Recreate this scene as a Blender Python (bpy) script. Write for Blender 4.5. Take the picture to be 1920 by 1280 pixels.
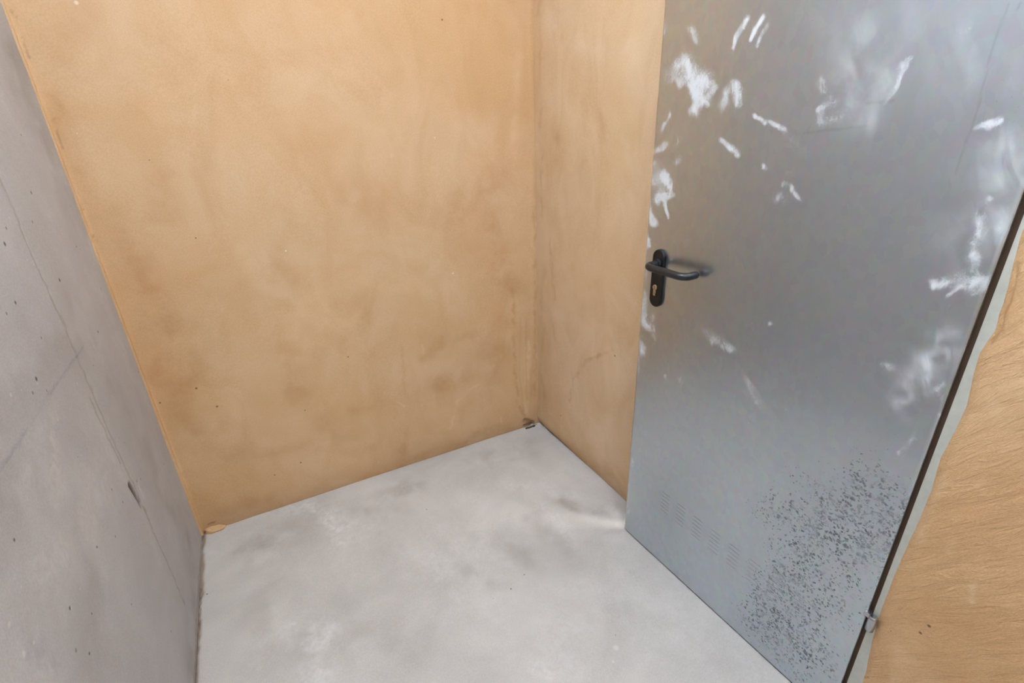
import bpy, bmesh, math, random
import numpy as np
from mathutils import Vector, Matrix

random.seed(4); rng = np.random.default_rng(7)
scene = bpy.context.scene
for o in list(bpy.data.objects): bpy.data.objects.remove(o)
C = scene.collection

# ------------------------------------------------------------------ camera
H = 1.46                                   # eye height, metres
F = 941.0                                  # focal length in pixels of the 1920x1280 frame
def _ray(x, y): return np.array([x-960.0, y-640.0, F])
_dn = _ray(1035, 2742); UPc = -_dn/np.linalg.norm(_dn)
_yd = _ray(420, 238); _yd = _yd/np.linalg.norm(_yd); _yd -= UPc*np.dot(UPc, _yd); _yd /= np.linalg.norm(_yd)
_xd = np.cross(_yd, UPc)
RW = np.array([_xd, _yd, UPc])             # camera (x right, y down, z forward) -> world
CAM = np.array([0.0, 0.0, H])
cd = bpy.data.cameras.new('camera'); cam = bpy.data.objects.new('camera', cd); C.objects.link(cam)
cd.sensor_width = 36.0; cd.lens = F/1920*36.0; cd.clip_start = 0.02
right, up_, back = RW@np.array([1, 0, 0]), RW@np.array([0, -1, 0]), RW@np.array([0, 0, -1])
cam.matrix_world = Matrix(((right[0], up_[0], back[0], 0), (right[1], up_[1], back[1], 0), (right[2], up_[2], back[2], H), (0, 0, 0, 1)))
scene.camera = cam
# ------------------------------------------------------------------ world, view, lamps
LAMPS = [((0.16, 0.64), 130.0), ((0.20, -0.75), 166.0)]; LAMP_COLOR = (0.82, 0.945, 1.055)  # the second lamp is an added fill to even out the light
w = bpy.data.worlds.new('world'); scene.world = w; w.use_nodes = True
w.node_tree.nodes['Background'].inputs[0].default_value = (0.6, 0.7, 0.8, 1)
w.node_tree.nodes['Background'].inputs[1].default_value = 0.05
vs_ = scene.view_settings
vs_.view_transform = 'Standard'; vs_.look = 'None'; vs_.gamma = 1.0; vs_.use_curve_mapping = False
vs_.exposure = 0.04
scene.cycles.caustics_reflective = False; scene.cycles.caustics_refractive = False
scene.cycles.max_bounces = 5; scene.cycles.diffuse_bounces = 3; scene.cycles.glossy_bounces = 3; scene.cycles.transmission_bounces = 0; scene.cycles.transparent_max_bounces = 2

# ------------------------------------------------------------------ room measures
XL, XR, YB, YF, ZC = -0.4225, 1.105, 1.90, -1.7, 3.0
DA = np.array([1.0215, 1.1151, 0.007])     # foot of the door leaf's free edge
DD = np.array([0.047375, -0.998877, 0.0])  # along the leaf, free edge -> hinges
DN = np.array([-0.998877, -0.047375, 0.0]) # out of the leaf, into the room
LW, LH = 0.777, 1.985                      # leaf width, height
XH = 1.0589                                # leaf face at the hinges

def hit(px, O, N):
    r = RW@_ray(*px); t = np.dot(np.asarray(O)-CAM, N)/np.dot(r, N); return CAM+r*t

# ------------------------------------------------------------------ value noise (numpy)
def vnoise(x, y, seed):
    r = np.random.default_rng(seed); L = r.random((256, 256))
    xi = np.floor(x).astype(int); yi = np.floor(y).astype(int)
    fx = x-xi; fy = y-yi; fx = fx*fx*(3-2*fx); fy = fy*fy*(3-2*fy)
    g = lambda a, b: L[a % 256, b % 256]
    return (g(xi, yi)*(1-fx)+g(xi+1, yi)*fx)*(1-fy)+(g(xi, yi+1)*(1-fx)+g(xi+1, yi+1)*fx)*fy
def fbm(x, y, seed, octv=4):
    s = 0; a = .5
    for k in range(octv): s = s+a*vnoise(x*2**k+13.7*k, y*2**k+5.1*k, seed+k); a *= .5
    return s/(1-.5**octv)
def sstep(a, b, x):
    t = np.clip((x-a)/(b-a), 0, 1); return t*t*(3-2*t)

class Sheet:
    """A finely gridded surface with thickness; float attributes hold stains, marks and some painted light and shade."""
    def __init__(s, O, U, V, us, vs):
        s.O, s.U, s.V = map(lambda a: np.asarray(a, float), (O, U, V)); s.N = np.cross(s.U, s.V)
        s.us, s.vs = np.asarray(us), np.asarray(vs)
        s.u, s.v = np.meshgrid(s.us, s.vs, indexing='ij'); s.d = np.zeros_like(s.u); s.at = {}
        s.shift = np.zeros_like(s.u)
    def uv(s, px):
        p = hit(px, s.O, s.N)-s.O; return np.array([np.dot(p, s.U), np.dot(p, s.V)])
    def a(s, k):
        if k not in s.at: s.at[k] = np.zeros_like(s.u)
        return s.at[k]
    def dist(s, pts, wob=0.0, seed=1, freq=40):
        u, v = s.u, s.v
        if wob:
            u = u+wob*(fbm(s.u*freq, s.v*freq, seed, 2)-.5)*2; v = v+wob*(fbm(s.u*freq, s.v*freq, seed+50, 2)-.5)*2
        P = [s.uv(p) for p in pts]; best = np.full_like(u, 9.0)
        if len(P) == 1: P = P*2
        for A, B in zip(P[:-1], P[1:]):
            ab = B-A; L = max(np.dot(ab, ab), 1e-12)
            t = np.clip(((u-A[0])*ab[0]+(v-A[1])*ab[1])/L, 0, 1)
            best = np.minimum(best, np.hypot(u-A[0]-t*ab[0], v-A[1]-t*ab[1]))
        return best
    def stroke(s, key, pts, width, k, wob=0.3, seed=1, freq=None, core=0.25, soft=0, mod=0.0):
        d = s.dist(pts, width*wob, seed, freq or 0.5/width)
        if soft:
            n = fbm(s.u*soft+seed*.37, s.v*soft+seed*.11, seed+7, 4); m = k*np.exp(-(d/(width*.62))**2*1.3)*(mod+(1-mod)*sstep(.22, .68, n)*1.25)
        else: m = k*(1-sstep(width*core*.5, width*.62, d))
        A = s.a(key)
        A[:] = 1-(1-np.clip(A, 0, 1))*(1-np.clip(m, 0, 1))
    def bump(s, pts, width, depth, wob=0.2, seed=3):
        d = s.dist(pts, width*wob, seed, 0.5/width); s.d += depth*(1-sstep(0, width*.6, d))
    def build(s, name, mat, thick=0.12, parent=None, smooth=True):
        nu, nv = s.u.shape
        P = s.O+(s.u+s.shift)[..., None]*s.U+s.v[..., None]*s.V+s.d[..., None]*s.N
        co = P.reshape(-1, 3)
        idx = np.arange(nu*nv).reshape(nu, nv)
        q = np.stack([idx[:-1, :-1], idx[1:, :-1], idx[1:, 1:], idx[:-1, 1:]], -1).reshape(-1, 4)
        cor = [(0, 0), (nu-1, 0), (nu-1, nv-1), (0, nv-1)]
        bk = np.array([s.O+(s.u[c]+s.shift[c])*s.U+s.v[c]*s.V-thick*s.N for c in cor]); n0 = len(co)
        co = np.vstack([co, bk]); b0, b1, b2, b3 = n0, n0+1, n0+2, n0+3
        extra = [[b0, b3, b2, b1],
                 [b0, b1]+list(idx[::-1, 0]), [b1, b2]+list(idx[-1, ::-1]),
                 [b2, b3]+list(idx[:, -1]), [b3, b0]+list(idx[0, :])]
        loops = np.concatenate([q.ravel()]+[np.array(e) for e in extra]).astype(np.int32)
        tot = np.concatenate([np.full(len(q), 4), [len(e) for e in extra]]).astype(np.int32)
        st = np.concatenate([[0], np.cumsum(tot)[:-1]]).astype(np.int32)
        me = bpy.data.meshes.new(name); me.vertices.add(len(co)); me.vertices.foreach_set('co', co.astype(np.float32).ravel())
        me.loops.add(len(loops)); me.loops.foreach_set('vertex_index', loops)
        me.polygons.add(len(tot)); me.polygons.foreach_set('loop_start', st); me.polygons.foreach_set('loop_total', tot)
        sm = np.zeros(len(tot), bool); sm[:len(q)] = smooth; me.polygons.foreach_set('use_smooth', sm)
        me.update(calc_edges=True)
        for k, A in s.at.items():
            at = me.attributes.new(k, 'FLOAT', 'POINT')
            at.data.foreach_set('value', np.concatenate([np.clip(A, 0, 1).ravel(), np.zeros(4)]).astype(np.float32))
        o = bpy.data.objects.new(name, me); C.objects.link(o); me.materials.append(mat)
        if parent: o.parent = parent
        return o
def axis(*segs):
    """axis((start, end, step), ...) joined without repeats"""
    out = [segs[0][0]]
    for a, b, st in segs:
        n = max(1, int(round(abs(b-a)/st))); out += list(a+(b-a)*np.arange(1, n+1)/n)
    return np.array(out)

# ------------------------------------------------------------------ materials
class NT:
    def __init__(s, name):
        s.m = bpy.data.materials.new(name); s.m.use_nodes = True; s.t = s.m.node_tree; s.n = s.t.nodes
        s.b = s.n['Principled BSDF']; s.out = s.n['Material Output']; s._co = None
    def link(s, a, b): s.t.links.new(a, b)
    def put(s, sock, v):
        if hasattr(v, 'is_linked') or isinstance(v, bpy.types.NodeSocket): s.link(v, sock)
        elif isinstance(v, (tuple, list)) and len(v) == 3 and sock.type == 'RGBA': sock.default_value = (*v, 1)
        else: sock.default_value = v
    def co(s):
        if s._co is None: s._co = s.n.new('ShaderNodeTexCoord').outputs['Object']
        return s._co
    def mapping(s, scale=(1, 1, 1), rot=(0, 0, 0)):
        q = s.n.new('ShaderNodeMapping'); s.link(s.co(), q.inputs[0]); q.inputs['Rotation'].default_value = rot
        m = s.n.new('ShaderNodeMapping'); s.link(q.outputs[0], m.inputs[0]); m.inputs['Scale'].default_value = scale
        return m.outputs[0]
    def noise(s, scale, detail=4, rough=.55, vec=None, dist=0):
        n = s.n.new('ShaderNodeTexNoise'); s.link(vec or s.co(), n.inputs['Vector'])
        n.inputs['Scale'].default_value = scale; n.inputs['Detail'].default_value = detail; n.inputs['Roughness'].default_value = rough; n.inputs['Distortion'].default_value = dist
        return n.outputs['Fac']
    def voro(s, scale, vec=None, feature='F1', rand=1):
        n = s.n.new('ShaderNodeTexVoronoi'); n.feature = feature; s.link(vec or s.co(), n.inputs['Vector']); n.inputs['Scale'].default_value = scale
        n.inputs['Randomness'].default_value = rand
        return n
    def math(s, op, a, b=0.0, c=None, clamp=False):
        n = s.n.new('ShaderNodeMath'); n.operation = op; n.use_clamp = clamp; s.put(n.inputs[0], a); s.put(n.inputs[1], b)
        if c is not None: s.put(n.inputs[2], c)
        return n.outputs[0]
    def rng(s, v, a, b, c=0.0, d=1.0):
        n = s.n.new('ShaderNodeMapRange'); s.put(n.inputs[0], v); s.put(n.inputs[1], a); s.put(n.inputs[2], b); s.put(n.inputs[3], c); s.put(n.inputs[4], d); return n.outputs[0]
    def mix(s, f, a, b, mode='MIX'):
        n = s.n.new('ShaderNodeMix'); n.data_type = 'RGBA'; n.blend_type = mode; s.put(n.inputs[0], f); s.put(n.inputs[6], a); s.put(n.inputs[7], b); return n.outputs[2]
    def attr(s, k):
        n = s.n.new('ShaderNodeAttribute'); n.attribute_name = k; return n.outputs['Fac']
    def bump(s, h, strength, dist, prev=None):
        n = s.n.new('ShaderNodeBump'); n.inputs['Strength'].default_value = strength; n.inputs['Distance'].default_value = dist; s.link(h, n.inputs['Height'])
        if prev is not None: s.link(prev, n.inputs['Normal'])
        return n.outputs[0]
    def dots(s, pts, r):
        """small round marks at given points of the surface"""
        acc = None
        for p in pts:
            n = s.n.new('ShaderNodeVectorMath'); n.operation = 'DISTANCE'; s.link(s.co(), n.inputs[0]); n.inputs[1].default_value = tuple(p[:3])
            rr = p[3] if len(p) > 3 else r
            v = s.rng(n.outputs['Value'], rr*.45, rr, 1, 0); acc = v if acc is None else s.math('MAXIMUM', acc, v)
        return acc
    def fin(s, col, rough=.8, metal=0.0, normal=None, spec=.3):
        s.put(s.b.inputs['Base Color'], col); s.put(s.b.inputs['Roughness'], rough); s.put(s.b.inputs['Metallic'], metal)
        s.b.inputs['Specular IOR Level'].default_value = spec
        if normal is not None: s.link(normal, s.b.inputs['Normal'])
        return s.m
def srgb(r, g, b): return tuple((c/255/12.92 if c/255 <= .04045 else ((c/255+.055)/1.055)**2.4) for c in (r, g, b))

PL_LIGHT, PL_MID, PL_DARK = srgb(219, 186, 150), srgb(210, 170, 125), srgb(182, 135, 88)
def plaster(name, dark_pts=(), pale_pts=(), streak=None, LT=PL_LIGHT, MD=PL_MID):
    t = NT(name)
    cl = t.rng(t.noise(2.3, 4, .55, dist=.6), .34, .68)
    col = t.mix(cl, MD, LT)
    sm = t.rng(t.noise(7, 3, .6, vec=t.mapping((1, 1, .55)), dist=1.2), .42, .72, 0, .38)
    col = t.mix(sm, col, srgb(197, 156, 110))
    gr = t.rng(t.noise(260, 1, .6), .3, .7, 0, 1)
    col = t.mix(.10, col, t.mix(gr, srgb(150, 108, 66), srgb(240, 212, 178)))
    br = t.noise(28, 3, .6)
    stn = t.math('MULTIPLY', t.attr('stain_shade'), t.rng(br, .25, .65, .55, 1.0))
    col = t.mix(stn, col, PL_DARK)
    pal = t.math('MULTIPLY', t.attr('pale'), t.rng(br, .35, .75, 1.0, .5))
    col = t.mix(pal, col, srgb(232, 200, 164))
    dirt_shade = t.attr('dirt_shade'); col = t.mix(dirt_shade, col, srgb(84, 56, 34))
    if dark_pts: col = t.mix(t.math('MULTIPLY', t.dots(dark_pts, .004), .75), col, srgb(60, 42, 28))
    if pale_pts: col = t.mix(t.math('MULTIPLY', t.dots(pale_pts, .004), .7), col, srgb(245, 232, 215))
    nb = t.bump(t.noise(300, 2, .65), .2, .0013)
    if streak:
        nb = t.bump(t.noise(44, 5, .7, vec=t.mapping(*streak), dist=.9), 1.0, .0055, nb)
        nb = t.bump(t.noise(190, 3, .6), .45, .002, nb)
    return t.fin(col, .86, 0, nb, .22)

def concrete(name, base, lo, hi, dark_pts=(), pale_pts=(), pits=True):
    t = NT(name)
    col = t.mix(t.rng(t.noise(3.1, 4, .6, dist=.5), .33, .68), lo, hi)
    col = t.mix(t.rng(t.noise(14, 4, .62), .35, .7, 0, .45), col, base)
    col = t.mix(.12, col, t.mix(t.rng(t.noise(330, 1, .6), .3, .7), srgb(110, 105, 102), srgb(235, 232, 228)))
    br = t.noise(45, 4, .65, dist=1.0)
    col = t.mix(t.math('MULTIPLY', t.attr('stain_shade'), t.rng(br, .25, .65, .6, 1.0)), col, srgb(138, 128, 118))
    col = t.mix(t.math('MULTIPLY', t.attr('pale'), t.rng(br, .36, .62, .15, 1.0)), col, srgb(232, 231, 232))
    col = t.mix(t.attr('brown'), col, srgb(140, 112, 84))
    col = t.mix(t.math('MULTIPLY', t.attr('blue'), t.rng(t.noise(120, 2), .3, .6, .3, 1)), col, srgb(112, 124, 158))
    col = t.mix(t.attr('dirt_shade'), col, srgb(86, 78, 66))
    nb = t.bump(t.noise(220, 2, .65), .14, .0012)
    if pits:
        v = t.voro(19); rr = t.n.new('ShaderNodeSeparateColor'); t.link(v.outputs['Color'], rr.inputs[0])
        pit = t.math('MULTIPLY', t.math('LESS_THAN', v.outputs['Distance'], t.rng(rr.outputs[0], .55, 1.0, 0, .07)), t.math('GREATER_THAN', rr.outputs[1], .35))
        col = t.mix(t.math('MULTIPLY', pit, .55), col, srgb(92, 86, 82))
        v2 = t.voro(27, vec=t.mapping((1, 1.3, 1), (.4, .3, .8))); r2 = t.n.new('ShaderNodeSeparateColor'); t.link(v2.outputs['Color'], r2.inputs[0])
        wp = t.math('MULTIPLY', t.math('LESS_THAN', v2.outputs['Distance'], t.rng(r2.outputs[0], .6, 1.0, 0, .10)), t.math('GREATER_THAN', r2.outputs[1], .6))
        col = t.mix(t.math('MULTIPLY', wp, .5), col, srgb(222, 220, 218))
    if dark_pts: col = t.mix(t.math('MULTIPLY', t.dots(dark_pts, .004), .8), col, srgb(66, 60, 56))
    if pale_pts: col = t.mix(t.math('MULTIPLY', t.dots(pale_pts, .005), .4), col, srgb(236, 234, 230))
    return t.fin(col, .8, 0, nb, .25)

def simple(name, col, rough, metal=0.0, grain=0.0, gscale=200, spec=.4):
    t = NT(name); c = col
    if grain: c = t.mix(t.rng(t.noise(gscale, 4), .3, .7), tuple(x*(1-grain) for x in col), tuple(min(1, x*(1+grain)) for x in col))
    r = t.rng(t.noise(gscale*.5, 3), .3, .7, max(.02, rough-.06), rough+.06)
    return t.fin(c, r, metal, t.bump(t.noise(gscale*2, 2), .04, .0005), spec)

# ------------------------------------------------------------------ structure
def struct(o, label, cat):
    o['kind'] = 'structure'; o['label'] = label; o['category'] = cat; return o
def box_obj(name, a, b, mat, parent=None, bev=0.0):
    bm = bmesh.new(); bmesh.ops.create_cube(bm, size=1)
    for v in bm.verts: v.co = Vector([a[i]+(b[i]-a[i])*(v.co[i]+.5) for i in range(3)])
    if bev: bmesh.ops.bevel(bm, geom=bm.edges[:], offset=bev, segments=2, affect='EDGES', clamp_overlap=True)
    return mesh_obj(name, bm, mat, parent)
def mesh_obj(name, bm, mat, parent=None, smooth=False):
    bmesh.ops.recalc_face_normals(bm, faces=bm.faces[:])
    me = bpy.data.meshes.new(name); bm.to_mesh(me); bm.free()
    for p in me.polygons: p.use_smooth = smooth
    me.materials.append(mat); o = bpy.data.objects.new(name, me); C.objects.link(o)
    if parent: o.parent = parent
    return o
def on_back(px): return tuple(hit(px, (0, YB, 0), np.array([0, 1., 0])))
def on_floor(px): return tuple(hit(px, (0, 0, 0), np.array([0, 0, 1.])))
def on_left(px): return tuple(hit(px, (XL, 0, 0), np.array([1., 0, 0])))
def on_right(px): return tuple(hit(px, (XR, 0, 0), np.array([1., 0, 0])))

# floor
S = Sheet((XL-.03, YF, 0), (1, 0, 0), (0, 1, 0), axis((0, .75, .005), (.75, 1.56, .006), (1.56, 3.2, .2)), axis((0, 1.6, .1), (1.6, 1.95, .012), (1.95, 3.63, .005), (3.63, 3.7, .03)))
S.d = (fbm(S.u*3, S.v*3, 11, 4)-.5)*.008
S.d += -.006*(1-sstep(0, .012, np.abs(S.u-.03)))*(fbm(S.u*9, S.v*14, 5)*.9+.3)
S.bump([(1050, 930), (1110, 945), (1160, 975)], .11, -.006); S.bump([(1000, 960), (1060, 985), (1165, 1000)], .10, .006)
for pts, wd, k in [([(590, 960), (640, 985), (650, 1000)], .10, .75), ([(640, 965), (700, 985)], .06, .45), ([(560, 1170), (600, 1230), (575, 1275)], .08, .65), ([(640, 1165), (600, 1200)], .03, .5),
                   ([(1130, 965), (1168, 975)], .05, .6), ([(960, 905), (1040, 915)], .06, .35), ([(1000, 950), (1060, 985)], .06, .35), ([(700, 1060), (900, 1040), (960, 1060)], .16, .25),  # the patch by the door's free edge paints the light leaking there
                   ([(1060, 1180), (1060, 1280)], .12, .3), ([(1020, 1270), (1040, 1280)], .03, .6), ([(840, 1060), (820, 1110)], .1, .3), ([(430, 985), (600, 925)], .05, .25), ([(390, 1030), (400, 1060)], .02, .3),
                   ([(1200, 1060), (1400, 1240)], .2, .25)]:
    S.stroke('pale', pts, wd*1.7, k*.8, .9, int(pts[0][0]), soft=18)
for pts, wd, k in [([(1065, 930), (1100, 945), (1150, 955)], .045, .65), ([(990, 975), (1015, 985)], .05, .35), ([(780, 905), (700, 950)], .09, .4), ([(560, 980), (500, 1040)], .1, .3), ([(950, 1000), (990, 1050)], .07, .35),
                   ([(930, 870), (1000, 850)], .09, .3), ([(450, 1020), (500, 1000)], .06, .3), ([(480, 1130), (700, 1200)], .14, .22), ([(1020, 1010), (1080, 1040)], .05, .25), ([(880, 1070), (920, 1090)], .05, .22), ([(620, 1180), (500, 1250)], .1, .22)]:
    S.stroke('stain_shade', pts, wd*(1.55 if wd > .025 else 1.1), k*(.85 if wd > .025 else .8), .8, int(pts[0][1]), soft=(14 if wd > .025 else 40))
S.stroke('brown', [(381, 1005), (372, 1130), (366, 1280)], .022, .75, .5, 8)
S.a('blue'); S.a('dirt_shade'); S.stroke('dirt_shade', [(376, 1100), (366, 1280)], .007, .6, .6, 9); S.stroke('dirt_shade', [(985, 800), (1005, 796)], .02, .5, .5, 10)  # last stroke paints the shade at the back corner crevice
fpd = [on_floor(p)+(r,) for p, r in [((958, 1104), .004), ((983, 1077), .003), ((800, 955), .003), ((925, 1122), .002), ((1150, 1107), .002), ((388, 1113), .004), ((1154, 1190), .002)]]
fpp = [on_floor(p)+(r*.75,) for p, r in [((1155, 1214), .014), ((1188, 1080), .005), ((1282, 1172), .005), ((925, 1066), .004), ((1150, 1240), .008), ((900, 1032), .005), ((935, 1027), .004)]]
M_floor = concrete('floor_concrete', srgb(203, 199, 196), srgb(197, 193, 190), srgb(219, 215, 212), fpd, fpp, pits=False)
floor = struct(S.build('floor', M_floor, .1), 'pale grey bare concrete floor with whitish patches', 'floor')

# left wall : board marked concrete
S = Sheet((XL, YF, 0), (0, 1, 0), (0, 0, 1), axis((0, 2.0, .1), (2.0, 2.3, .01), (2.3, 3.0, .006), (3.0, 3.42, .003), (3.42, 3.6, .005)), axis((0, .15, .005), (.15, .5, .003), (.5, 2.15, .005), (2.15, ZC, .1)))
S.d = (fbm(S.u*2.2, S.v*2.2, 31, 4)-.5)*.008
seam = [(-60, 200), (0, 335), (130, 635), (240, 890), (345, 1130)]
us = S.uv((240, 890))[0]
S.d += .0004*sstep(us-.004, us+.004, S.u)*sstep(0.02, .3, S.v)
S.bump(seam, .008, -.0009, .5, 5)
S.bump([(241, 910), (250, 925), (262, 946)], .020, -.005, .35, 6); S.bump([(255, 903)], .012, -.002)
S.stroke('stain_shade', seam, .012, .5, .7, 21); S.stroke('stain_shade', [(170, 750), (225, 870)], .012, .55, .6, 22)
S.stroke('dirt_shade', [(242, 911), (252, 930), (261, 946)], .027, .95, .3, 23); S.stroke('dirt_shade', [(255, 902)], .007, .7)  # shade inside the hole and the small pit is painted in
S.stroke('pale', [(258, 910), (266, 930)], .012, .6); S.stroke('pale', [(236, 902), (240, 912)], .012, .5); S.stroke('pale', [(190, 790), (228, 895), (300, 1050)], .06, .22, .5, 24, soft=10)
S.stroke('blue', [(156, 650), (112, 712), (90, 740)], .008, .4); S.stroke('blue', [(90, 740), (60, 790)], .008, .12); S.stroke('blue', [(50, 805), (0, 882), (-40, 940)], .010, .4)
S.stroke('blue', [(60, 1220), (110, 1230)], .05, .15)
for pts, wd, k in [([(60, 940), (40, 1120)], .18, .3), ([(120, 560), (60, 700)], .16, .22), ([(30, 120), (80, 260)], .08, .3), ([(200, 700), (330, 960)], .06, .22), ([(350, 1000), (365, 1130), (355, 1280)], .05, .35), ([(170, 1000), (180, 1200)], .14, .25), ([(20, 100), (60, 130)], .05, .35)]:
    S.stroke('stain_shade', pts, wd*(1.55 if wd > .025 else 1.1), k*(.85 if wd > .025 else .8), .8, int(pts[0][1]), soft=(14 if wd > .025 else 40))
for pts, wd, k in [([(100, 300), (170, 480)], .10, .3), ([(150, 900), (90, 1250)], .12, .3), ([(100, 760), (110, 880)], .05, .4), ([(40, 900), (60, 870)], .04, .4), ([(190, 560), (300, 800)], .05, .2)]:
    S.stroke('pale', pts, wd*(1.55 if wd > .025 else 1.1), k*(.85 if wd > .025 else .8), .8, int(pts[0][0]), soft=(14 if wd > .025 else 40))
S.a('brown'); S.stroke('brown', [(378, 1000), (370, 1130), (362, 1300)], .012, .45, .6)
lpd = [on_left(p)+(r,) for p, r in [((59, 361), .005), ((142, 462), .004), ((111, 525), .006), ((68, 710), .006), ((10, 457), .006), ((30, 567), .005), ((182, 1025), .004), ((172, 1150), .003), ((26, 1012), .004), ((167, 1225), .004), ((130, 1140), .005), ((40, 253), .003), ((183, 622), .005)]]
lpp = [on_left(p)+(r*.65,) for p, r in [((19, 408), .006), ((70, 719), .005), ((20, 740), .007), ((40, 731), .004), ((108, 787), .005), ((115, 658), .004), ((133, 1140), .006), ((18, 1170), .008), ((45, 1225), .010), ((63, 1205), .006), ((52, 488), .006), ((64, 495), .005)]]
M_left = concrete('wall_concrete', srgb(195, 195, 202), srgb(187, 186, 193), srgb(207, 207, 213), lpd, lpp)
wl = struct(S.build('wall_left', M_left, .12), 'grey concrete wall with a vertical shuttering seam and a small hole', 'wall')

# back wall : ochre plaster
S = Sheet((XL-.03, YB, 0), (1, 0, 0), (0, 0, 1), axis((0, 1.60, .005)), axis((0, 2.2, .005), (2.2, ZC, .07)))
S.d = (fbm(S.u*2.5, S.v*2.5, 41, 4)-.5)*.010+(fbm(S.u*14, S.v*9, 47, 3)-.5)*.0016
S.d += -.020*np.clip(1-S.v/(.11+.06*fbm(S.u*4, S.v*0, 3)), 0, 1)**2.2           # the coat curls back at its foot
S.d += .010*(1-sstep(0, .012, S.u-.03))*(fbm(S.u*3, S.v*30, 71, 3)*.8+.4)       # lip against the concrete
S.bump([(996, 0), (998, 300), (1000, 600), (990, 770)], .03, .0018); S.bump([(978, 596), (976, 700), (985, 785)], .016, -.0014); S.bump([(984, 600), (986, 760)], .018, .0018)
S.bump([(985, 792), (1004, 796)], .025, -.02, .5)
for pts, wd, k in [([(792, 667), (850, 629), (929, 612)], .03, .35), ([(830, 730), (870, 705)], .07, .5), ([(548, 715), (570, 728)], .06, .45), ([(960, 540), (966, 680), (969, 742), (983, 783)], .012, .65), ([(1001, 380), (1003, 560), (1003, 740)], .012, .5),
                   ([(750, 646), (762, 742)], .012, .3), ([(658, 554)], .08, .4), ([(680, 380), (700, 420)], .10, .3), ([(500, 480), (540, 520)], .07, .35), ([(380, 640), (350, 720)], .08, .4), ([(300, 680), (360, 800)], .05, .4),
                   ([(200, 380), (300, 600)], .05, .35), ([(105, 180), (150, 300)], .03, .4), ([(110, 90), (140, 30)], .06, .3), ([(700, 900), (850, 840), (960, 790)], .05, .4), ([(400, 950), (520, 935)], .07, .35), ([(850, 370), (940, 350)], .1, .35),  # strokes along the foot paint its shade as well as damp
                   ([(920, 420), (960, 520)], .07, .35), ([(760, 850), (745, 800)], .03, .4), ([(560, 640), (700, 660)], .09, .25), ([(930, 700), (950, 640)], .08, .35), ([(420, 850), (600, 840)], .06, .25), ([(620, 780), (700, 820)], .1, .25), ([(880, 0), (960, 15)], .06, .35), ([(300, 350), (290, 420)], .06, .3), ([(660, 770), (700, 750)], .03, .35)]:
    S.stroke('stain_shade', pts, wd*(1.55 if wd > .025 else 1.1), k*(.85 if wd > .025 else .8), .8, int(pts[0][0]), soft=(14 if wd > .025 else 40))
for pts, wd, k in [([(900, 717), (858, 750), (846, 800)], .012, .45), ([(714, 735), (760, 762)], .004, .8), ([(990, 640), (987, 775)], .012, .6), ([(575, 470), (546, 625)], .05, .4), ([(490, 480), (505, 540)], .05, .3), ([(600, 530), (640, 600)], .05, .25),
                   ([(733, 293)], .014, .55), ([(540, 1270), (545, 980), (535, 940)], .02, .35), ([(960, 100), (968, 300)], .03, .35), ([(600, 20), (640, 10)], .05, .35), ([(480, 670), (560, 680)], .06, .25), ([(600, 150), (700, 250)], .14, .25), ([(700, 500), (860, 560)], .06, .25),
                   ([(710, 868), (715, 872)], .008, .6), ([(790, 640), (800, 690)], .006, .4), ([(880, 830), (890, 850)], .005, .6), ([(938, 780), (942, 800)], .005, .6), ([(915, 805), (918, 812)], .005, .6), ([(840, 880)], .006, .5), ([(370, 650), (420, 700)], .03, .2), ([(800, 760), (860, 740)], .05, .3)]:
    S.stroke('pale', pts, wd*(1.55 if wd > .025 else 1.1), k*(.85 if wd > .025 else .8), .8, int(pts[0][1])+3, soft=(14 if wd > .025 else 40))
S.a('dirt_shade'); S.stroke('dirt_shade', [(986, 797), (1004, 797)], .016, .8, .6); S.stroke('dirt_shade', [(390, 985), (402, 980)], .007, .6)  # first stroke paints the darkness of the corner crevice
for pts in [[(20, 20), (28, 35)], [(97, 222), (115, 278)], [(150, 380), (154, 392)], [(172, 440), (178, 452)], [(40, 70), (52, 110)]]: S.stroke('dirt_shade', [(p[0]+3, p[1]) for p in pts], .005, .3, .4)
bpd = [on_back(p)+(r,) for p, r in [((368, 728), .005), ((407, 762), .005), ((515, 890), .004), ((564, 867), .004), ((653, 669), .004), ((572, 769), .003), ((829, 37), .004), ((428, 150), .003), ((367, 446), .003), ((280, 300), .002), ((300, 755), .004)]]
bpp = [on_back(p)+(r,) for p, r in [((849, 512), .005), ((536, 470), .004), ((145, 250), .003), ((143, 5), .006), ((815, 258), .003)]]
M_back = plaster('ochre_plaster', bpd, bpp)
wb = struct(S.build('wall_back', M_back, .12), 'ochre trowelled plaster wall facing the camera', 'wall')

# ragged plaster edge smeared on the concrete, and the lump at its foot
bm = bmesh.new(); rows = []
zs = np.linspace(0.012, 2.2, 420)
nz = fbm(zs*22, zs*0+.5, 91, 4); nz2 = fbm(zs*70, zs*0+.2, 95, 3)
for z, a, b in zip(zs, nz, nz2):
    wd = .006+.012*a+.005*b; h = .001+.003*b
    rows.append([bm.verts.new((XL+.0045-.002, YB+.004, z)), bm.verts.new((XL+.0045+h, YB-wd*.35, z)), bm.verts.new((XL+.0045+h*.7, YB-wd*.8, z)), bm.verts.new((XL-.006, YB-wd, z))])
for r0, r1 in zip(rows[:-1], rows[1:]):
    for i in range(3): bm.faces.new((r0[i], r0[i+1], r1[i+1], r1[i]))
mesh_obj('plaster_edge', bm, M_back, wb, True)
bm = bmesh.new(); bmesh.ops.create_icosphere(bm, subdivisions=4, radius=1)
lc = on_floor((404, 996))
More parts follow.
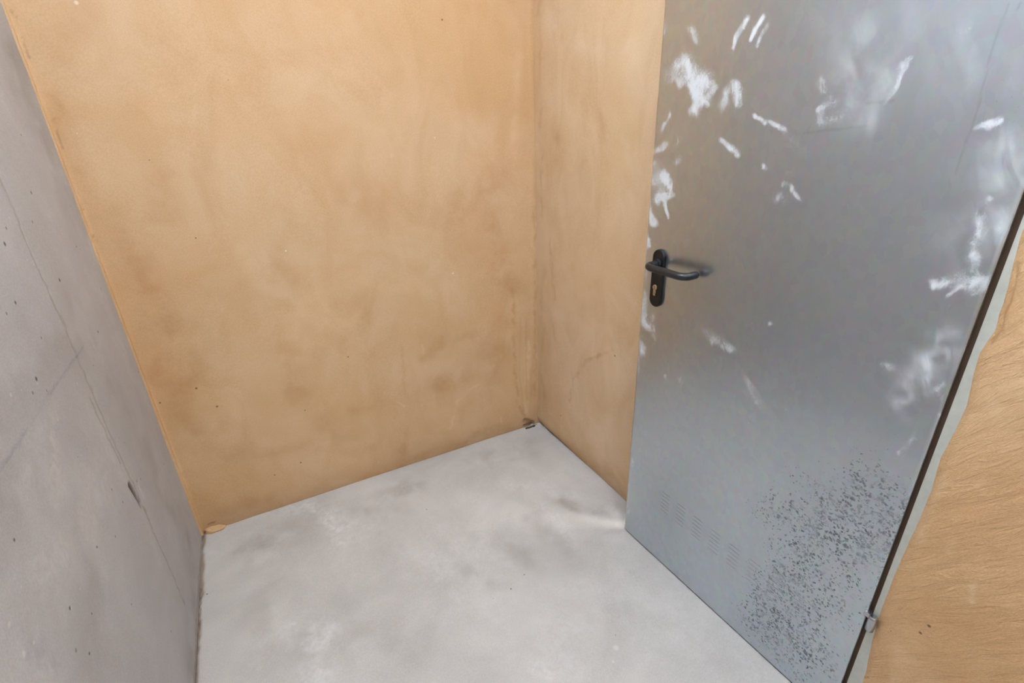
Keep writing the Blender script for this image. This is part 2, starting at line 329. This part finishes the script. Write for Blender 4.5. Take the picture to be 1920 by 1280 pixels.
for v in bm.verts:
    n_ = 1+.9*(fbm(np.array([v.co.x*1.6+3]), np.array([v.co.y*1.6+v.co.z*1.3+7]), 33, 3)[0]-.5)
    v.co = Vector((lc[0]+v.co.x*.036*n_+v.co.y*.004, lc[1]+.010+v.co.y*.020*n_, .004+v.co.z*.021*n_))
mesh_obj('plaster_lump', bm, M_back, wb, True)
M_crevice = simple('crevice_shade', srgb(84, 62, 44), .9, 0, .2)
for k in range(6):  # dark chips stand in for the shade in the corner crevice
    p = on_floor((983+k*3.6, 799)); bm = bmesh.new(); bmesh.ops.create_icosphere(bm, subdivisions=2, radius=random.uniform(.004, .007))
    for v in bm.verts: v.co = Vector((p[0]+v.co.x*1.4, YB+.002+v.co.y, .002+v.co.z*.7))+Vector([random.uniform(-.0008, .0008) for _ in range(3)])
    mesh_obj('shade_chip', bm, M_crevice, wb)

# right wall : plaster beyond the door (root), the section by the hinges and the lintel
S = Sheet((XR, YB+.03, 0), (0, -1, 0), (0, 0, 1), axis((0, .765, .005)), axis((0, 2.2, .005), (2.2, ZC, .07)))
S.d = (fbm(S.u*3, S.v*2.5, 61, 4)-.5)*.008+(fbm(S.u*16, S.v*6, 67, 3)-.5)*.0014
foot = .045+.085*sstep(.1, .7, S.u)
S.d += -.024*np.clip(1-S.v/(foot*1.25), 0, 1)**2
S.bump([(1080, 700), (1105, 670), (1140, 657)], .02, .0025); S.bump([(1075, 740), (1068, 690)], .014, -.002)
for pts, wd, k in [([(1068, 750), (1075, 710), (1095, 680), (1125, 662), (1150, 658)], .014, .45), ([(1030, 450), (1040, 560)], .02, .35), ([(1045, 260), (1050, 290)], .03, .5), ([(1120, 200), (1125, 260)], .03, .3), ([(1052, 60), (1055, 80)], .03, .35), ([(1018, 500), (1016, 760)], .03, .3),
                   ([(1040, 830), (1090, 880), (1168, 940)], .05, .5), ([(1020, 800), (1060, 840)], .03, .5), ([(1145, 600), (1155, 640)], .05, .3), ([(1095, 310), (1100, 300)], .02, .35), ([(1130, 760), (1120, 780)], .05, .3), ([(1012, 0), (1016, 400)], .02, .35), ([(1035, 600), (1045, 660)], .02, .3)]:  # first two strokes here paint shade where the foot curls back
    S.stroke('stain_shade', pts, wd*(1.55 if wd > .025 else 1.1), k*(.85 if wd > .025 else .8), .8, int(pts[0][1])+9, soft=(14 if wd > .025 else 40))
for pts, wd, k in [([(1120, 830), (1140, 870), (1168, 905)], .02, .5), ([(1060, 570), (1075, 600)], .05, .25), ([(1110, 750), (1105, 765)], .02, .4), ([(1080, 150), (1080, 330)], .05, .3), ([(1150, 840), (1165, 870)], .04, .3), ([(1180, 100), (1190, 400)], .08, .3), ([(1030, 770), (1060, 810)], .02, .3)]:
    S.stroke('pale', pts, wd*(1.55 if wd > .025 else 1.1), k*(.85 if wd > .025 else .8), .8, int(pts[0][1])+5, soft=(14 if wd > .025 else 40))
S.a('dirt_shade')
rpd = [on_right(p)+(r,) for p, r in [((1153, 667), .0045), ((1051, 779), .0045), ((997, 265), .003)]]
M_right = plaster('ochre_plaster_lit', rpd, LT=srgb(228, 199, 166), MD=srgb(217, 182, 142))  # same plaster, lightened to make up for weaker light on this wall
wr = struct(S.build('wall_right', M_right, .15), 'ochre plaster wall holding the steel door', 'wall')

edge_px = [(1925, 385), (1918, 408), (1906, 444), (1880, 545), (1859, 617), (1830, 660), (1816, 714), (1805, 760), (1786, 804), (1759, 854), (1741, 917), (1709, 994), (1678, 1062), (1657, 1117), (1640, 1165), (1630, 1205), (1619, 1257), (1600, 1310)]
XN = XH+.0005
ep = [hit(p, (XN, 0, 0), np.array([1., 0, 0])) for p in edge_px][::-1]
ez = np.array([p[2] for p in ep]); ey = np.array([p[1] for p in ep])
S = Sheet((XN, .32, 0), (0, -1, 0), (0, 0, 1), axis((0, .03, .0015), (.03, .42, .004), (.42, .7, .02), (.7, 2.02, .12)), axis((0, 1.5, .004), (1.5, 2.02, .03)))
S.shift = (.32-np.interp(S.v, ez, ey)+.003*(fbm(S.v*30, S.v*0+.3, 77, 3)-.5))*(1-sstep(0, .1, S.u))
S.d = .0085*np.sqrt(np.clip(S.u/.016, 0, 1))-.006+(fbm(S.u*5, S.v*5, 81, 4)-.5)*.010*sstep(0, .05, S.u)
ang = (S.u*math.cos(.95)+S.v*math.sin(.95)), (-S.u*math.sin(.95)+S.v*math.cos(.95))
S.d += (fbm(ang[0]*9, ang[1]*75+6*fbm(S.u*6, S.v*6, 83, 2), 85, 3)-.5)*.0034*sstep(.01, .05, S.u)*sstep(.45, .85, S.v+.3*fbm(S.u*4, S.v*4, 89))
S.bump([(1912, 500), (1898, 545), (1880, 590), (1857, 640)], .006, -.0012, .3, 87)
for pts, wd, k in [([(1912, 500), (1898, 545), (1880, 590), (1857, 640)], .006, 1.0), ([(1800, 770), (1830, 765), (1910, 780)], .03, .5), ([(1700, 1090), (1760, 1110)], .06, .3), ([(1710, 1040), (1700, 1060)], .01, .4), ([(1650, 1170), (1640, 1210)], .01, .35), ([(1800, 1000), (1900, 980)], .1, .2), ([(1700, 1240), (1900, 1220)], .12, .25)]:  # also paints the crease's shade and the hinge's cast shadow
    S.stroke('stain_shade', pts, wd*(1.55 if wd > .025 else 1.1), k*(.85 if wd > .025 else .8), .8, int(pts[0][1])+1, soft=(14 if wd > .025 else 40))
for pts, wd, k in [([(1850, 885), (1835, 905)], .012, .5), ([(1780, 1010), (1778, 1030)], .014, .4), ([(1830, 1090), (1822, 1125)], .012, .5), ([(1720, 1000), (1700, 1060)], .02, .3), ([(1840, 720), (1880, 735)], .05, .35), ([(1760, 900), (1720, 1000)], .02, .35), ([(1690, 1240), (1680, 1280)], .03, .3)]:
    S.stroke('pale', pts, wd*(1.55 if wd > .025 else 1.1), k*(.85 if wd > .025 else .8), .8, int(pts[0][0])+1, soft=(14 if wd > .025 else 40))
S.a('dirt_shade')
npd = [tuple(hit(p, (XN-.003, 0, 0), np.array([1., 0, 0])))+(r,) for p, r in [((1742, 1173), .0045), ((1726, 1186), .004), ((1671, 1182), .0025)]]
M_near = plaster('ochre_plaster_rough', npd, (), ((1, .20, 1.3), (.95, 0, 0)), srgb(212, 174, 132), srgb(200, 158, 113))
S.build('wall_section', M_near, .17, wr)
box_obj('lintel', (XN, .30, 2.03), (XN+.17, 1.25, ZC), M_right, wr)
box_obj('wall_section', (XN, 0.28, 2.02), (XN+.17, .32, ZC), M_right, wr)
box_obj('wall_section', (XN, YF, 2.02), (XN+.17, .28, ZC), M_right, wr)
# front wall behind the camera, ceiling, and the lit passage beyond the door
M_ceil = simple('white_ceiling', srgb(228, 229, 230), .85, 0, .03, 12)
M_conc2 = concrete('rough_concrete', srgb(176, 172, 170), srgb(168, 163, 160), srgb(192, 188, 186))
struct(box_obj('ceiling', (XL-.12, YF-.12, ZC), (2.9, YB+.12, ZC+.12), M_ceil), 'white painted ceiling out of the picture', 'ceiling')
struct(box_obj('wall_front', (XL-.12, YF-.12, 0), (XN+.17, YF, ZC), M_back), 'ochre plaster wall behind the camera', 'wall')
struct(box_obj('wall_passage', (2.3, YF-.12, 0), (2.42, YB+.12, ZC), M_conc2), 'concrete wall of the passage beyond the door', 'wall')
struct(box_obj('wall_passage', (XR+.15, YB, 0), (2.3, YB+.12, ZC), M_conc2), 'concrete end wall of the passage beyond the door', 'wall')
struct(box_obj('wall_passage', (XN+.17, YF-.12, 0), (2.3, YF, ZC), M_conc2), 'concrete rear wall of the passage beyond the door', 'wall')

# ------------------------------------------------------------------ door frame
def galv(name, marks=False):
    t = NT(name)
    base = srgb(197, 206, 214)
    v = t.voro(70, vec=t.mapping((1, 1, .7))); col = t.mix(.06, base, v.outputs['Color'])
    col = t.mix(t.rng(t.noise(5, 5, .6), .3, .7, 0, .35), col, srgb(185, 195, 203))
    rough = t.rng(t.noise(11, 5, .6, dist=.5), .3, .7, .278, .30); metal = .95
    nb = t.bump(t.noise(420, 2, .6), .05, .0005)
    if marks:
        sc = t.n.new('ShaderNodeMapping'); t.link(t.co(), sc.inputs[0]); sc.inputs['Scale'].default_value = (1, 1, .45); sc.inputs['Rotation'].default_value = (.35, 0, 0)
        fine = t.math('MAXIMUM', t.noise(130, 5, .75, dist=1.2), t.noise(60, 5, .7, vec=sc.outputs[0], dist=.8))
        nn = t.rng(fine, .40, .72)
        ch = t.math('MULTIPLY', t.math('MULTIPLY', t.rng(t.attr('chalk'), .04, .3), .74), t.rng(t.math('ADD', t.math('MULTIPLY', t.attr('chalk'), 1.25), nn), .68, 1.45), clamp=True)
        fl = t.math('MULTIPLY', t.attr('film'), t.rng(t.noise(22, 6, .68, vec=t.mapping((1, 1.6, .5), (.45, 0, 0)), dist=.7), .32, .66, .1, 1.0), clamp=True)
        ch = t.math('MAXIMUM', ch, t.math('ADD', fl, t.math('MULTIPLY', ch, .3)))
        gritv = t.voro(24); gs = t.n.new('ShaderNodeSeparateColor'); t.link(gritv.outputs['Color'], gs.inputs[0])
        grit = t.math('MULTIPLY', t.math('LESS_THAN', gritv.outputs['Distance'], t.rng(gs.outputs[0], .7, 1, 0, .05)), .4)
        ch = t.math('MAXIMUM', ch, grit)
        # dark corrosion speckle
        den = t.attr('speckle')
        wn = t.n.new('ShaderNodeTexNoise'); t.link(t.co(), wn.inputs['Vector']); wn.inputs['Scale'].default_value = 110; wn.inputs['Detail'].default_value = 3
        wv = t.n.new('ShaderNodeVectorMath'); wv.operation = 'MULTIPLY_ADD'; t.link(wn.outputs['Color'], wv.inputs[0]); wv.inputs[1].default_value = (.016, .016, .016); t.link(t.co(), wv.inputs[2])
        vs1 = t.voro(125, vec=wv.outputs[0]); s1 = t.n.new('ShaderNodeSeparateColor'); t.link(vs1.outputs['Color'], s1.inputs[0])
        rad = t.math('MULTIPLY', t.rng(t.math('ADD', den, t.math('MULTIPLY', s1.outputs[0], .75)), .50, 1.35, 0, .50), 1.0)
        d1 = t.rng(t.math('SUBTRACT', rad, vs1.outputs['Distance']), 0, .2)
        vs2 = t.voro(70, vec=wv.outputs[0]); s2 = t.n.new('ShaderNodeSeparateColor'); t.link(vs2.outputs['Color'], s2.inputs[0])
        rad2 = t.rng(t.math('ADD', den, t.math('MULTIPLY', s2.outputs[1], .75)), .70, 1.45, 0, .42)
        d2 = t.rng(t.math('SUBTRACT', rad2, vs2.outputs['Distance']), 0, .22)
        bl = t.math('MULTIPLY', t.rng(t.noise(38, 5, .7, dist=1.5), .53, .62), t.rng(den, .5, .95))
        spk = t.math('MULTIPLY', t.math('MAXIMUM', t.math('MAXIMUM', d1, d2), t.math('MULTIPLY', bl, .7)), t.rng(t.noise(26, 3), .3, .65, .3, .85), clamp=True)
        scr = t.attr('scratch')
        dull = t.math('MULTIPLY', t.rng(den, 0, .8), .35)
        col = t.mix(spk, col, srgb(74, 80, 88)); col = t.mix(scr, col, srgb(70, 74, 80)); col = t.mix(ch, col, srgb(236, 241, 245))
        metal = t.math('MULTIPLY', t.math('SUBTRACT', .95, t.math('MULTIPLY', spk, .3)), t.math('SUBTRACT', 1, t.math('MULTIPLY', ch, .9)))
        rough = t.math('ADD', rough, t.math('ADD', t.math('MULTIPLY', ch, .4), t.math('ADD', t.math('MULTIPLY', spk, .25), t.math('MULTIPLY', dull, .3))))
    return t.fin(col, rough, metal, nb, .4)
M_leaf, M_frame = galv('galvanised_steel', True), galv('galvanised_frame')
M_frame2 = simple('frame_grey', srgb(182, 182, 172), .55, .0, .06, 60)
M_gasket = simple('dark_seal', srgb(92, 72, 56), .8)
M_black = simple('black_nylon', srgb(30, 32, 36), .34, 0, .12, 300, .5)
M_blackm = simple('black_plate', srgb(17, 18, 20), .42, 0, .12, 300, .4)
M_steel = simple('bright_steel', srgb(178, 180, 184), .22, .95, .05, 120)
M_cyl = simple('nickel_cylinder', srgb(188, 176, 150), .28, .9, .05, 150)

def dp(s, off, z): p = DA+DD*s+DN*off; return Vector((p[0], p[1], z))
YHe = float((DA+DD*LW)[1])                # leaf edge at the hinges
tr = box_obj('trim_1', (XH+.002, YHe-.075, 0.0), (XH+.022, YHe-.0095, 2.03), M_frame2, None, .001)
struct(tr, 'grey steel door frame strip half covered by ochre plaster', 'door frame')
box_obj('jamb', (XH+.022, YHe-.075, 0), (XH+.16, YHe+.004, 2.03), M_frame2, tr)
box_obj('seal', (XH+.012, YHe-.0095, 0), (XH+.022, YHe+.013, 1.99), M_gasket, tr)
YLo = float(DA[1])
box_obj('jamb', (XH+.022, YLo+.018, 0), (XH+.16, YLo+.06, 2.03), M_frame2, tr)
box_obj('head', (XH+.010, YHe-.075, 1.995), (XH+.16, YLo+.06, 2.03), M_frame2, tr)

# ------------------------------------------------------------------ door
door = bpy.data.objects.new('door_1', None); C.objects.link(door)
struct(door, 'galvanised steel door with chalky smears and black lever handle', 'door')
S = Sheet(DA, DD, (0, 0, 1), axis((0, LW, .0026)), axis((0, 1.80, .0027), (1.80, LH, .03)))
S.d = (fbm(S.u*2.5, S.v*1.5, 101, 3)-.5)*.0012
S.d -= .0022*(1-sstep(0, .005, np.minimum(np.minimum(S.u, LW-S.u), np.minimum(S.v, LH-S.v))))
px = .0013
CH = [([(1394, 46), (1380, 67), (1371, 92)], 6, .9), ([(1425, 35), (1415, 50), (1411, 65)], 4.5, .8), ([(1436, 54), (1427, 69), (1421, 89)], 3.5, .6), ([(1288, 62), (1296, 77)], 9, .45),
      ([(1257, 127), (1284, 119), (1303, 146), (1323, 162)], 13, .65), ([(1273, 146), (1276, 154)], 8, .6), ([(1299, 154), (1303, 177), (1294, 212)], 10, .9), ([(1311, 173), (1325, 197)], 4, .6),
      ([(1365, 173), (1361, 200)], 8, .55), ([(1380, 166), (1390, 197)], 11, .6), ([(1415, 216), (1469, 245)], 4.5, .6), ([(1469, 245), (1515, 293)], 6, .25), ([(1357, 262), (1388, 283)], 6, .7),
      ([(1253, 212), (1238, 247)], 5, .5), ([(1249, 270), (1224, 293)], 6, .5), ([(1269, 266), (1267, 300)], 10, .3), ([(1222, 331), (1249, 331), (1253, 358), (1230, 370)], 10, .9), ([(1230, 340), (1242, 356)], 16, .7),
      ([(1244, 370), (1251, 405)], 4, .8), ([(1215, 374), (1222, 385)], 5, .7), ([(1215, 401), (1228, 420)], 8, .9), ([(1211, 435), (1213, 463)], 8, .9), ([(1226, 308)], 4, .8),
      ([(1658, 46), (1608, 104), (1596, 131)], 26, .30), ([(1658, 119), (1642, 166), (1627, 189)], 18, .5), ([(1708, 119), (1662, 181)], 6, .45), ([(1604, 189), (1608, 216), (1635, 220)], 15, .42), ([(1620, 110), (1640, 130)], 26, .25),
      ([(1542, 150), (1538, 173), (1550, 200), (1538, 216), (1546, 231)], 8, .42), ([(1577, 212), (1554, 235)], 6, .35), ([(1541, 210)], 6, .5), ([(1839, 231), (1862, 235)], 7, .75), ([(1800, 65)], 6, .5),
      ([(1469, 339), (1504, 370)], 6, .42), ([(1446, 370), (1465, 370)], 10, .4), ([(1434, 308)], 5, .5), ([(1477, 320)], 6, .4),
      ([(1848, 361), (1816, 419), (1801, 458)], 30, .42), ([(1902, 354), (1866, 419)], 26, .42), ([(1852, 372), (1830, 462), (1830, 501)], 6, .5), ([(1762, 527), (1805, 519), (1834, 530), (1845, 545)], 13, .7), ([(1796, 537), (1780, 559)], 3.5, .5), ([(1877, 426)], 8, .7), ([(1809, 483)], 10, .5), ([(1815, 520), (1838, 500)], 16, .4),
      ([(1780, 653), (1737, 688), (1715, 721), (1711, 753)], 15, 1.0), ([(1755, 724), (1753, 735)], 8, .55), ([(1884, 92), (1874, 154)], 32, .28), ([(1795, 121)], 26, .22), ([(1897, 276), (1881, 289)], 16, .45), ([(1880, 330), (1910, 300)], 20, .3), ([(1760, 650), (1765, 628)], 8, .35), ([(1661, 680), (1672, 690)], 5, .4),
      ([(1337, 624), (1371, 650)], 12, .5), ([(1387, 687), (1430, 756)], 10, .3), ([(1337, 666), (1341, 687)], 4, .4), ([(1207, 581), (1215, 600)], 10, .7), ([(1228, 600), (1228, 637)], 8, .35), ([(1207, 648)], 12, .5), ([(1245, 703)], 4, .8), ([(1443, 606)], 4, .8), ([(1275, 718)], 8, .4), ([(1478, 765)], 5, .5), ([(1759, 779), (1762, 786)], 4, .9), ([(1680, 850), (1715, 822)], 3, .45),
      ([(1210, 470), (1206, 560)], 8, .5), ([(1200, 620), (1196, 700)], 9, .4), ([(1232, 0), (1238, 60)], 9, .35), ([(1186, 860), (1178, 960)], 6, .35), ([(1545, 20), (1570, 60)], 26, .12), ([(1700, 20), (1780, 80)], 30, .15)]
for i, (pts, wd, k) in enumerate(CH):
    n0 = np.linalg.norm(hit(pts[0], DA, DN)-CAM); wm = wd*n0/F*1.6
    if wd >= 14: S.stroke('film', pts, wm*1.5, k*.66, .35, 200+i, soft=22)
    else: S.stroke('chalk', pts, max(.0060, wm*1.3), min(1, k*1.1), .7, 200+i, freq=.35/max(.0055, wm), soft=40, mod=.55)
SP = [([(1610, 958), (1584, 1004), (1548, 1033), (1508, 1079), (1489, 1109), (1482, 1148), (1466, 1168)], .11, .95), ([(1646, 1017), (1600, 1030), (1560, 1060)], .11, .75), ([(1530, 930), (1640, 930)], .15, .6), ([(1500, 1000), (1450, 1120), (1440, 1200)], .17, .66), ([(1650, 1000), (1560, 1120), (1500, 1230)], .24, .55), ([(1690, 920), (1660, 980)], .12, .3), ([(1440, 1170), (1490, 1240)], .12, .5)]
for i, (pts, wd, k) in enumerate(SP): S.stroke('speckle', pts, wd*1.15, k, .5, 300+i, soft=9)
S.a('scratch')
for pts, wd, k in [([(1890, 7), (1854, 115), (1835, 197), (1815, 256), (1792, 328)], .0035, .16), ([(1913, 6), (1906, 20)], .0035, .2), ([(1508, 249), (1560, 243), (1623, 237)], .006, .12), ([(1626, 193), (1675, 189)], .006, .15)]:
    S.stroke('scratch', pts, wd, k, .2, int(pts[0][0]))
leaf = S.build('door_leaf', M_leaf, .0075, door)
bm = bmesh.new()                           # inner box of the leaf, behind the overlapping face sheet
vv = [bm.verts.new(dp(s, -o_, z)) for s in (.019, LW-.019) for o_ in (.0076, .032) for z in (.009, LH-.012)]
for f in ((0, 1, 3, 2), (4, 6, 7, 5), (0, 4, 5, 1), (2, 3, 7, 6), (0, 2, 6, 4), (1, 5, 7, 3)): bm.faces.new([vv[i] for i in f])
mesh_obj('leaf_core', bm, M_frame, door)

# pressed ventilation slots : seven columns of short horizontal louvres
def slot_mesh():
    bm = bmesh.new(); n = 10; rings = []
    for k in range(n+1):
        x = -.019+.038*k/n; e = math.sqrt(max(0, 1-(abs(x)/.0192)**4)); prof = []
        for a in range(6):
            th = math.pi*a/5; prof.append(bm.verts.new((x, -.0002+.0009*e*math.sin(th), .0028*math.cos(th)*(.35+.65*e))))
        rings.append(prof)
    for r0, r1 in zip(rings[:-1], rings[1:]):
        for i in range(5): bm.faces.new((r0[i], r1[i], r1[i+1], r0[i+1]))
    bmesh.ops.recalc_face_normals(bm, faces=bm.faces[:])
    me = bpy.data.meshes.new('vent_slot'); bm.to_mesh(me); bm.free(); me.materials.append(M_frame)
    for p in me.polygons: p.use_smooth = True
    return me
sm = slot_mesh()
for c in range(8):
    s0 = .1775+.0662*c
    for r in range(6):
        z = .2275+.0148*r
        o = bpy.data.objects.new('vent_slot', sm); C.objects.link(o); o.parent = leaf
        p = dp(s0, .0004, z)
        o.matrix_local = Matrix(((DD[0], DN[0], 0, p.x), (DD[1], DN[1], 0, p.y), (0, 0, 1, p.z), (0, 0, 0, 1)))

# handle plate, lever, lock cylinder
def extrude_outline(pts, o0, o1, bev=.0):
    bm = bmesh.new(); f0 = [bm.verts.new(dp(s, o0, z)) for s, z in pts]
    n = len(pts); cs = sum(p[0] for p in pts)/n; cz = sum(p[1] for p in pts)/n
    def ring(off, ins): 
        out = []
        for s, z in pts:
            d = Vector((s-cs, z-cz)); L = d.length
            out.append(bm.verts.new(dp(s-(s-cs)/L*ins, off, z-(z-cz)/L*ins)))
        return out
    r1 = ring(o1-bev, 0); r2 = ring(o1-bev*.3, bev*.35); r3 = ring(o1, bev)
    for a, b in ((f0, r1), (r1, r2), (r2, r3)):
        for i in range(n): j = (i+1) % n; bm.faces.new((a[i], a[j], b[j], b[i]))
    bm.faces.new(r3); bm.faces.new(f0[::-1]); return bm
PS, PZ = .061, 1.0165
def stadium(cs, z0, z1, r, n=14):
    return [(cs+r*math.cos(math.pi*k/n), z1-r+r*math.sin(math.pi*k/n)) for k in range(n+1)]+[(cs-r*math.cos(math.pi*k/n), z0+r-r*math.sin(math.pi*k/n)) for k in range(n+1)]
plate = mesh_obj('handle_plate', extrude_outline(stadium(PS, PZ-.086, PZ+.086, .0215), -.0005, .0095, .003), M_blackm, door)
plate['label'] = 'black rounded handle plate'
def tube(path, rad, seg=16):
    bm = bmesh.new(); rings = []; P = [Vector(p) for p in path]; up0 = Vector((0, 0, 1))
    for i, p in enumerate(P):
        t = (P[min(i+1, len(P)-1)]-P[max(i-1, 0)]).normalized(); a = up0; b = t.cross(a).normalized(); r = rad[i] if isinstance(rad, list) else rad
        rings.append([bm.verts.new(p+a*r*math.cos(2*math.pi*k/seg)+b*r*math.sin(2*math.pi*k/seg)) for k in range(seg)])
    for r0, r1 in zip(rings[:-1], rings[1:]):
        for k in range(seg): bm.faces.new((r0[k], r0[(k+1) % seg], r1[(k+1) % seg], r1[k]))
    bm.faces.new(rings[0][::-1]); bm.faces.new(rings[-1]); return bm
path = []; LZ = 1.062; OFF = .056; RB = .020; SE = .200
for o_ in np.linspace(.008, OFF-RB, 5): path.append((PS, o_))
for k in range(1, 9): a = math.pi/2*k/8; path.append((PS+RB*(1-math.cos(a)), OFF-RB+RB*math.sin(a)))
for s_ in np.linspace(PS+RB+.01, SE-RB-.008, 8): path.append((s_, OFF))
RE = .024
for k in range(0, 9): a = math.pi/2*k/8; path.append((SE-RE+RE*math.sin(a), OFF-RE+RE*math.cos(a)))
path.append((SE, OFF-RE-.012)); path.append((SE, OFF-RE-.022)); path.append((SE, OFF-RE-.0245))
rad = [.0104]*len(path); rad[-1] = .007; rad[-2] = .0098
lever = mesh_obj('lever_handle', tube([dp(s, o_, LZ) for s, o_ in path], rad), M_black, plate, True); lever['label'] = 'dark grey curved lever'
collar = mesh_obj('lever_collar', extrude_outline([(PS+.0145*math.cos(2*math.pi*k/24), LZ+.0145*math.sin(2*math.pi*k/24)) for k in range(24)], .0085, .0155, .002), M_blackm, plate)
KS, KZ = .0585, .990
key = [(KS+.0085*math.cos(a), KZ+.0085*math.sin(a)) for a in np.linspace(-math.radians(55), math.radians(235), 18)]+[(KS-.0049, KZ-.021), (KS-.003, KZ-.0245), (KS, KZ-.0255), (KS+.003, KZ-.0245), (KS+.0049, KZ-.021)]
cyl = mesh_obj('lock_cylinder', extrude_outline(key, .006, .0118, .0012), M_cyl, plate); cyl['label'] = 'nickel lock cylinder'
mesh_obj('keyhole', extrude_outline([(KS-.0008, KZ+.005), (KS-.0008, KZ-.005), (KS+.0008, KZ-.005), (KS+.0008, KZ+.005)], .010, .0121), M_gasket, plate)

# hinges : upright knuckle with a pin, on the frame strip
def hinge(z0):
    c = Vector((XH-.0085, YHe-.0165, 0)); R = .0085
    bm = bmesh.new(); prof = [(0, z0-.022), (R-.0015, z0-.022), (R, z0-.0205), (R, z0+.0205), (R-.0018, z0+.0225), (0, z0+.0230)]; seg = 20; rings = []
    for r, z in prof: rings.append([bm.verts.new((c.x+r*math.cos(2*math.pi*k/seg), c.y+r*math.sin(2*math.pi*k/seg), z)) for k in range(seg)] if r else [bm.verts.new((c.x, c.y, z))])
    for a, b in zip(rings[:-1], rings[1:]):
        for k in range(seg):
            j = (k+1) % seg
            if len(a) == 1: bm.faces.new((a[0], b[j], b[k]))
            elif len(b) == 1: bm.faces.new((a[k], a[j], b[0]))
            else: bm.faces.new((a[k], a[j], b[j], b[k]))
    h = mesh_obj('hinge', bm, M_steel, door, True)
    for p in h.data.polygons: p.use_smooth = abs(p.normal.z) < .5
    h['label'] = 'bright steel hinge knuckle'
    box_obj('hinge_arm', (XH-.006, YHe-.012, z0+.004), (XH+.010, YHe+.004, z0+.017), M_steel, h, .001)
    box_obj('hinge_foot', (XH-.006, YHe-.021, z0-.018), (XH+.006, YHe-.012, z0+.0), M_steel, h, .001)
hinge(.389); hinge(1.72)

# ------------------------------------------------------------------ ceiling lamps
def lamp(loc, length, width, strength, color, label):
    root = bpy.data.objects.new('ceiling_lamp', None); C.objects.link(root); root.location = (loc[0], loc[1], ZC)
    root['label'] = label; root['category'] = 'lamp'
    hy = length/2; zt = -.26; R = width*.32
    M_h = simple('lamp_housing', srgb(225, 225, 222), .4)
    box_obj('mounting_rail', (-.03, -hy, -.02), (.03, hy, 0), M_h, root, .004)
    t = NT('lamp_tube'); t.put(t.b.inputs['Base Color'], (.9, .9, .88)); t.put(t.b.inputs['Emission Color'], color); t.b.inputs['Emission Strength'].default_value = strength
    def cyl(name, p0, p1, rad, mat, seg=20):
        bm = bmesh.new(); p0, p1 = Vector(p0), Vector(p1); d = (p1-p0).normalized(); a = d.orthogonal().normalized(); b = d.cross(a)
        rg = [[bm.verts.new(p+(a*math.cos(2*math.pi*k/seg)+b*math.sin(2*math.pi*k/seg))*q) for k in range(seg)] for p, q in ((p0, rad*.9), (p0+d*.002, rad), (p1-d*.002, rad), (p1, rad*.9))]
        for r0, r1 in zip(rg[:-1], rg[1:]):
            for k in range(seg): bm.faces.new((r0[k], r0[(k+1) % seg], r1[(k+1) % seg], r1[k]))
        bm.faces.new(rg[0][::-1]); bm.faces.new(rg[-1]); o = mesh_obj(name, bm, mat, root)
        for p in o.data.polygons: p.use_smooth = len(p.vertices) == 4
    cyl('light_tube', (0, -hy+.03, zt), (0, hy-.03, zt), R, t.m)
    for sg in (-1, 1):
        cyl('end_cap', (0, sg*(hy-.03), zt), (0, sg*hy, zt), R*1.12, M_h)
        cyl('hanger_rod', (0, sg*(hy-.012), -.018), (0, sg*(hy-.012), zt+R), .004, M_h, 10)
    return root
for (lc_, ls_), lb_ in zip(LAMPS, ('white ceiling lamp near the ochre back wall', 'added white fill lamp behind the camera')): lamp(lc_, .62, .11, ls_, LAMP_COLOR, lb_)
lamp((2.0, .4), .5, .11, 260.0, (1, .97, .93), 'white ceiling lamp in the passage beyond the door')
